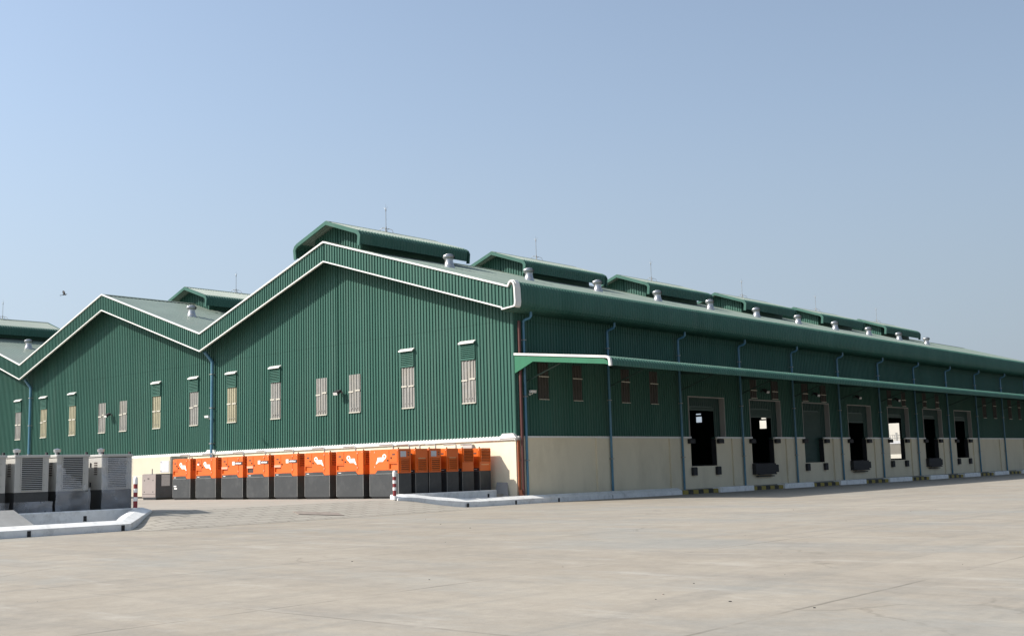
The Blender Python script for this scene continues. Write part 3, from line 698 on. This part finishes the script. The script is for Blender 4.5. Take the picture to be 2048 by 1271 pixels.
# ================================================================== GENERATORS
def spanner(m, cx, cz, y, s=1, mir=1):
    n = 20; vs = []
    for j in range(n):
        t = 2*math.pi*j/n
        for r in (0.045,0.1): vs.append((cx+mir*r*1.25*math.cos(t),y,cz+r*math.sin(t)))
    m.add(vs, [(2*j,2*j+1,2*((j+1)%n)+1,2*((j+1)%n)) for j in range(n)])
    P = [(-0.09,-0.085),(0.06,-0.085),(0.12,-0.035),(0.42,-0.04),(0.45,-0.15),(0.54,-0.31),(0.49,-0.31),(0.35,-0.22),(0.09,-0.22),(0.04,-0.16)]
    m.add([(cx+mir*a,y-0.001,cz+b) for a,b in P], [tuple(range(len(P)))])
    m.k = 1                                                              # the dark line of small lettering, not legible in the photo
    for j, wd in enumerate((0.035,0.03,0.04,0.03,0.04,0.035)):
        x = cx+mir*(0.1+j*0.048); m.add([(x,y-0.003,cz-0.125),(x+mir*wd,y-0.003,cz-0.125),(x+mir*wd,y-0.003,cz-0.095),(x,y-0.003,cz-0.095)], [(0,1,2,3)])
def orange_gen(x0, y0, w, label, logo, end='rad', strip=False, mirror=False, pocket='red', pipe=(0.25,0.75), marks=False, h=2.08, d=0.74):
    o = empty('generator', (x0,y0,PZ), label, 'generator', 'orange generators parked by the wall'); zs = 1.06
    m = MB(); m.box(0.06,w-0.06,0.06,d-0.04,0,0.1); m.build('skid', 'skid', o)
    fx = (lambda a: w-a) if mirror else (lambda a: a)
    bx = lambda m_, a, b, *r: m_.box(min(fx(a),fx(b)),max(fx(a),fx(b)),*r)
    m = MB(); m.bbox(0,w,0.0,d,0.09,zs,0.012)
    pts = [(0.05,zs),(0.80*w,zs),(0.72*w,zs+0.13),(0.05,zs+0.13)] 
    m.prism([(fx(a),b) for a,b in pts], 1, -0.012, 0.03)
    b = m.build('base', 'base', o)
    if marks:
        q = MB(); q.box(0.1,0.34,-0.004,0.0,0.66,0.72); q.box(0.14,0.4,-0.004,0.0,0.54,0.6); split_build(q, 'white_scuff', 'logo', b)
    m = MB(); m.bbox(0,w,0.05,d,zs,h,0.015)                                       # inner body
    pk = (0.05, 0.30*w, zs+0.20, zs+0.40)
    bx(m,0,w,0.0,0.05,pk[3],h-0.015); bx(m,pk[1],w,0.0,0.05,zs,pk[3]); bx(m,0,pk[0],0.0,0.05,zs,pk[3]); bx(m,pk[0],pk[1],0.0,0.05,zs,pk[2])
    body = m.build('canopy_body', 'orange', o)
    q = MB(); bx(q,0.03,0.78*w,-0.0135,-0.001,zs-0.012,zs+0.004); q.box(0.0,0.018,-0.006,0.01,0.12,zs-0.02); q.box(w-0.018,w,-0.006,0.01,0.12,zs-0.02); split_build(q, 'edge_strip', 'galvdark', b)
    m = MB(); bx(m,0.06,0.29*w,-0.014,-0.002,pk[3]+0.06,h-0.06); m.build('door', 'orange', body)
    m = MB(); bx(m,0.315*w,0.80*w,-0.014,-0.002,zs+0.15,h-0.06); dr = m.build('door', 'orange', body)
    q = MB(); bx(q,0.34*w,0.37*w,-0.04,-0.012,zs+0.52,zs+0.58); bx(q,0.22*w,0.25*w,-0.04,-0.012,zs+0.62,zs+0.68); split_build(q, 'latch', 'black', body)
    q = MB()
    for zz in (h-0.14,zs+0.26): bx(q,0.79*w,0.815*w,-0.028,-0.01,zz,zz+0.06)
    for a in (0.03,0.97): q.box(a*w-0.02,a*w+0.02,-0.012,-0.001,h-0.09,h-0.05)
    split_build(q, 'hinge', 'orangepale', body)
    q = MB(); bx(q,0.10*w,0.20*w,-0.018,-0.013,h-0.26,h-0.2); q.build('label_plate', 'logodark', body)
    q = MB(); bx(q,0.09*w,0.19*w,-0.015,-0.0125,zs+0.06,zs+0.085); q.build('rating_plate', 'logo', b)
    if strip:
        q = MB(); bx(q,0.03,0.3*w,-0.03,-0.01,pk[3]+0.02,pk[3]+0.12); q.build('sign_strip', 'orangepale', body)
    if pocket == 'black':
        q = MB(); q.box(pk[0],pk[1],0.03,0.045,pk[2]-0.04,pk[3]); q.build('control_recess', 'logodark', body)
    if logo == 'spanner':
        q = MB(); spanner(q, fx(0.47*w), h-0.3, -0.0165, mir=-1 if mirror else 1); q.build('emblem', ['logo','screen'], body)
    elif logo == 'badge':
        q = MB(); q.box(0.52*w,0.63*w,-0.019,-0.0145,h-0.42,h-0.25); q.k = 1; q.box(0.545*w,0.6*w,-0.021,-0.018,h-0.36,h-0.31)
        q.k = 2; q.box(0.635*w,0.985*w,-0.018,-0.0005,h-0.42,h-0.27)
        q.k = 0; x = 0.67*w                                                  # slanted strokes of the white lettering, not legible in the photo
        for wd, ht in ((0.06,0.06),(0.07,0.075),(0.05,0.06),(0.075,0.07),(0.06,0.05),(0.07,0.06)):
            q.prism([(x,h-0.375),(x+wd,h-0.375),(x+wd+0.015,h-0.375+ht),(x+0.015,h-0.375+ht)], 1, -0.021, -0.0175); x += wd+0.012
        q.build('badge', ['logo','screen','logodark'], body)
    # +x end
    def louvres(z0, z1, n, a0, a1):
        q = MB(); q.box(w+0.001,w+0.006,a0,a1,z0,z1); bk = q.build('louvre_backing', 'darkin', body)
        q = MB(); st = (z1-z0)/n
        for k in range(n): z = z0+k*st; q.prism([(w+0.004,z+st*0.45),(w+0.045,z+0.012),(w+0.045,z+0.02),(w+0.004,z+st*0.92)], 1, a0, a1)
        q.box(w,w+0.05,a0-0.03,a0,z0-0.02,z1+0.02); q.box(w,w+0.05,a1,a1+0.03,z0-0.02,z1+0.02)
        q.build('louvre', 'orange', body)
    if end == 'rad': louvres(zs+0.42,h-0.06,7,0.1,d-0.1)
    elif end == 'tall': louvres(zs+0.42,h-0.05,8,0.08,d-0.08)
    else:
        louvres(zs+0.08,zs+0.6,6,0.12,d-0.12)
        if end == 'screen':
            q = MB(); q.box(w,w+0.012,0.12,0.44,h-0.34,h-0.1); q.build('control_screen', 'screen', body)
            q = MB()
            for zz in (h-0.14,h-0.24): q.box(w,w+0.012,d-0.2,d-0.12,zz-0.04,zz)
            split_build(q, 'switch', 'logodark', body)
    if end in ('text','tall2'):
        q = MB()
        for j in range(7): q.box(w,w+0.004,0.12+j*0.07,0.17+j*0.07,h-0.42,h-0.395)
        q.build('lettering', 'yellowtext', body)
    a, l = pipe
    q = MB(); q.tube([(a*w+l,d*0.5,h-0.02),(a*w+l,d*0.5,h+0.15),(a*w+l-0.05,d*0.5,h+0.2),(a*w+0.1,d*0.5,h+0.2),(a*w,d*0.5,h+0.2)], 0.032, 8); q.build('exhaust_pipe', 'galvdark', o, True)
    q = MB(); q.cyl((0.88*w,d*0.3,h-0.01),(0.88*w,d*0.3,h+0.06),0.03,n=8); q.build('filler_cap', 'black', o, True)
    return o
XR = [(-18.38,-16.77),(-16.27,-14.52),(-14.02,-12.26),(-11.92,-10.2),(-9.76,-8.03),(-7.5,-5.73),(-5.27,-3.47),(-3.06,-1.24)]
LB = ['leftmost orange generator of the front row, two white scuffs on its grey base',
      'orange generator beside the leftmost one, white emblem and a small white sticker',
      'orange generator with a black badge, third from the left, right of the blue pipe',
      'orange generator with a black badge and a dark open control recess',
      'orange generator with a black badge and pale strip, right of the open-recess one',
      'orange generator with white emblem, sixth from the left in the front row',
      'orange generator with white emblem just left of the corner generator',
      'orange corner generator whose white emblem is mirrored, behind the striped bollard']
for i, (a, b) in enumerate(XR):
    gobj = orange_gen(a, -6.15, b-a, LB[i], 'badge' if i in (2,3,4) else 'spanner', 'screen' if i == 7 else 'rad', strip=i in (2,3,4), mirror=i == 7, pocket='black' if i == 3 else 'red', pipe=(random.uniform(0.0,0.25),random.uniform(0.7,1.0)), marks=i == 0)
    if i == 1:
        q = MB(); q.box(0.16,0.3,-0.02,-0.015,1.72,1.8); q.build('sticker', 'logo', gobj)
LC = [(-5.17,'text','orange generator end with cream lettering, right behind the corner generator'),
      (-4.36,'screen','orange generator end with a light grey control screen, third back from the corner'),
      (-3.28,'text','orange generator end with cream lettering, right of the second grey control screen'),
      (-2.30,'tall','orange generator end with long louvres at the top, second from the cream wall'),
      (-1.17,'tall2','orange generator end with louvres above cream lettering, nearest the cream wall')]
for y, en, lb in LC:
    gg = orange_gen(-2.98, y, 1.75, lb, 'spanner', 'tall' if en == 'tall2' else en, mirror=True, pipe=(random.uniform(0,0.2),random.uniform(0.6,0.9)))
    if en == 'tall2':
        q = MB()
        for j in range(7): q.box(1.75,1.755,0.12+j*0.07,0.17+j*0.07,1.33,1.355)
        q.build('lettering', 'yellowtext', gg)

# beige generators on the left island
def beige_gen(y0, label, film=None, tarp=False):
    x1, L, dpt, h = -1.35, 3.0, 1.1, 1.97; o = empty('generator', (x1,y0,PZ), label, 'generator', 'beige generators on the left island')
    zs = 0.8
    m = MB(); m.bbox(-L,0,0,dpt,0.0,zs,0.015); m.build('base', 'base', o)
    m = MB(); m.bbox(-L,0,0,dpt,zs,h-0.05,0.02); m.bbox(-L-0.03,0.035,-0.03,dpt+0.03,h-0.08,h,0.02); body = m.build('canopy_body', 'beige', o)
    q = MB(); q.box(0.001,0.006,0.2,0.88,0.85,h-0.1); q.build('louvre_backing', 'darkin', body)
    q = MB(); n = 17; st = (h-0.1-0.85)/n
    for k in range(n): z = 0.85+k*st; q.prism([(0.004,z+st*0.35),(0.035,z+0.004),(0.035,z+0.016),(0.004,z+st*0.55)], 1, 0.2, 0.88)
    q.box(0,0.03,0.175,0.2,0.83,h-0.08); q.box(0,0.03,0.88,0.905,0.83,h-0.08); q.build('louvre', 'beige', body)
    q = MB()
    for zz in (1.0,1.35,1.7): q.cyl((0,0.17,zz),(0.012,0.17,zz),0.012,n=6); q.cyl((0,0.95,zz),(0.012,0.95,zz),0.012,n=6)
    split_build(q, 'bolt', 'galvdark', body)
    q = MB(); q.box(-0.75,-0.7,-0.03,0.0,1.55,1.7); q.box(-0.75,-0.7,-0.03,0.0,0.9,1.05); split_build(q, 'door_handle', 'black', body)
    q = MB()
    for k in range(6): q.box(-0.5,-0.3,-0.012,-0.001,1.3+k*0.075,1.335+k*0.075)
    q.build('side_vent', 'logodark', body)
    q = MB(); q.lathe([(0.07,0),(0.07,0.1),(0.11,0.11),(0.12,0.2),(0.0,0.24)], (-1.1,0.55,h), 12); q.build('rain_cap', 'galv', o, True)
    q = MB()
    for a in (0.03,dpt-0.09): q.box(-0.12,-0.02,a,a+0.06,h,h+0.08)
    split_build(q, 'lifting_lug', 'black', o)
    def sheet_(poly2, name):
        f = MB(); (a0,z0),(a1,z1) = poly2; nx, nz = 14, 16
        vs = []
        for i in range(nx+1):
            for j in range(nz+1):
                a = a0+(a1-a0)*i/nx; z = z0+(z1-z0)*j/nz
                off = 0.06+0.025*math.sin(7*a+3*z+y0)+0.018*math.sin(13*z-5*a)+random.uniform(-0.006,0.006)
                vs.append((off, a, z))
        fs = []
        for i in range(nx):
            for j in range(nz):
                if name == 'wrap' and (j/nz) > 0.86-0.55*(i/nx)+0.03*math.sin(i*3): continue
                fs.append((i*(nz+1)+j,(i+1)*(nz+1)+j,(i+1)*(nz+1)+j+1,i*(nz+1)+j+1))
        f.add(vs, fs); f.build('plastic_wrap', 'film', o, True)
    if film == 'half': sheet_(((-0.04,0.1),(dpt+0.03,h-0.1)), 'wrap')
    if film == 'full': sheet_(((-0.03,0.02),(dpt+0.02,h-0.12)), 'all')
    if tarp: sheet_(((-0.05,0.02),(dpt+0.12,0.5)), 'all')
    return o
beige_gen(-23.75, 'beige and grey generator cut off by the left edge of the picture', tarp=True)
beige_gen(-22.36, 'beige generator with bare dark louvres, behind the leaning slab', tarp=True)
beige_gen(-21.00, 'beige generator half wrapped in torn clear plastic film', film='half')
beige_gen(-19.44, 'beige generator fully wrapped in clear film, beside the striped bollard', film='full')

# units behind the left bollard
def small_gen():
    o = empty('generator', (-21.35,-6.15,PZ), 'low grey generator with a dusty front panel, left of the orange row', 'generator'); w_, h = 1.32, 1.36
    m = MB(); m.box(0.05,w_-0.02,0.05,1.6,0,0.1); m.build('skid', 'skid', o)
    m = MB(); m.bbox(0,w_,0.03,1.7,0.1,h,0.02); m.build('body', 'greyshade', o)
    m = MB(); m.box(0.0,w_,0.0,0.03,0.14,h-0.02); f = m.build('front_panel', 'pinkgrey', o)
    q = MB(); q.box(0.55,0.7,-0.02,0.0,h-0.26,h-0.22); 
    for zz in (0.4,1.0): q.box(0.2,0.25,-0.012,0,zz,zz+0.05); q.box(1.05,1.1,-0.012,0,zz,zz+0.05)
    split_build(q, 'latch', 'black', f)
    q = MB(); q.box(0.03,w_-0.03,-0.006,0.0,0.30,0.315); q.build('panel_seam', 'logodark', f)
    q = MB(); q.box(w_,w_+0.012,0.35,0.85,0.72,h-0.05); q.build('side_plate', 'screen', o)
    q = MB(); q.cyl((0.15,0.5,h),(0.15,0.5,h+0.28),0.03,n=8); q.build('exhaust_pipe', 'galvdark', o, True)
small_gen()
def cream_gen():
    o = empty('generator', (-27.6,-3.6,PZ), 'tall off-white generator with a grey end door, standing behind the low grey generator', 'generator'); w_, h = 4.85, 2.34
    m = MB(); m.box(0.05,w_-0.05,0.05,1.1,0,0.12); m.build('skid', 'skid', o)
    m = MB(); m.bbox(0,w_,0,1.15,0.1,1.3,0.02); m.build('base', 'beigewhite', o)
    m = MB(); m.bbox(0.01,w_-0.01,0.01,1.14,1.33,h,0.03); b = m.build('canopy_body', 'beigewhite', o)
    q = MB(); q.box(w_-1.0,w_-0.12,-0.012,0.008,1.45,h-0.25); q.build('door', 'screen', b)
    q = MB()
    for zz in (1.5,2.0): q.box(0.1,0.18,-0.03,0.008,zz,zz+0.08); q.box(w_-0.95,w_-0.9,-0.03,-0.012,zz,zz+0.06)
    split_build(q, 'latch', 'galvdark', b)
    m = MB(); m.box(w_-0.012,w_+0.03,0.05,1.1,1.4,h-0.05); m.build('end_panel', 'galvdark', b)  # dark grey over the off-white end puts this side's shade into the colour
cream_gen()

# ================================================================== BIRD
def bird(p, s):
    o = MB()
    body = [(-0.5,0,0),(-0.3,0.0,0.03),(0,0,0.05),(0.3,0,0.04),(0.45,0,0.02)]
    o.lathe([(0.0,-0.26),(0.035,-0.2),(0.06,-0.05),(0.055,0.08),(0.035,0.17),(0.02,0.24),(0.0,0.28)], (0,0,0), 8)
    o.v = [(z,x,y) for x,y,z in o.v]
    for sgn in (-1,1):
        u = 0.22 if sgn > 0 else 0.1
        vs = [(0.1,0.04*sgn,0.02),(0.13,0.3*sgn,u+0.02),(0.04,0.62*sgn,u*1.2),(-0.06,0.5*sgn,u),(-0.1,0.3*sgn,u*0.75),(-0.1,0.04*sgn,0.01)]
        t = [(a,b,c-0.012) for a,b,c in vs]; n = 6
        o.add(vs+t, [tuple(range(n)),tuple(range(2*n-1,n-1,-1))]+[(i,(i+1)%n,n+(i+1)%n,n+i) for i in range(n)])
    o.prism([(-0.22,-0.03),(-0.44,-0.09),(-0.44,0.09),(-0.22,0.03)], 2, -0.008, 0.008)
    b = o.build('bird', 'bird'); b.location = p; b.scale = (s,s,s); b.rotation_euler = (rad(25),rad(-15),rad(70))
    return tag(b, 'black bird flying in the sky above the left gable', 'bird')
bird((34.06-0.9545*62, -38.84+0.484*62, 1.58+0.164*62), 0.55)

# ================================================================== BEYOND THE REAR DOOR
m = MB(); m.box(-60,-5,124,136,0,9.5)
for x in range(-58,-8,6): m.box(x,x+1.2,123.95,124,5.5,7)
bb = empty('far_building', (0,0,0), 'pale building seen in daylight through the fifth dock door', 'building')
q = MB(); q.box(-60,-5,124,136,0,9.5); q.build('wall', 'farwhite', bb); q = MB(); q.box(-60.4,-4.6,123.6,136.4,9.5,9.8); q.build('roof', 'fargrey', bb)
fo = empty('boundary_wall', (0,0,0), 'grey wall with a metal railing on top, seen through the fifth dock door', 'wall')
q = MB(); q.box(-60,-5,118,118.3,0,3.55); q.build('wall', 'fargrey', fo); q = MB(); q.box(-60,-5,117.95,118.35,3.55,3.95); q.build('coping', 'screen', fo)
q = MB(); q.box(-60,-5,118.1,118.2,4.7,4.78); q.box(-60,-5,118.1,118.2,4.3,4.36)
x = -40
while x < -15: q.box(x,x+0.05,118.12,118.17,3.95,4.8); x += 0.3
for x in (-38,-32,-26.4,-20): q.box(x,x+0.22,118.05,118.25,3.95,5.1)
q.build('railing', 'galvdark', fo)
q = MB(); q.box(-60,-5,112,112.4,0,2.05); tag(q.build('garden_wall', 'farwhite'), 'low white wall at the foot of the view through the fifth dock door', 'wall')
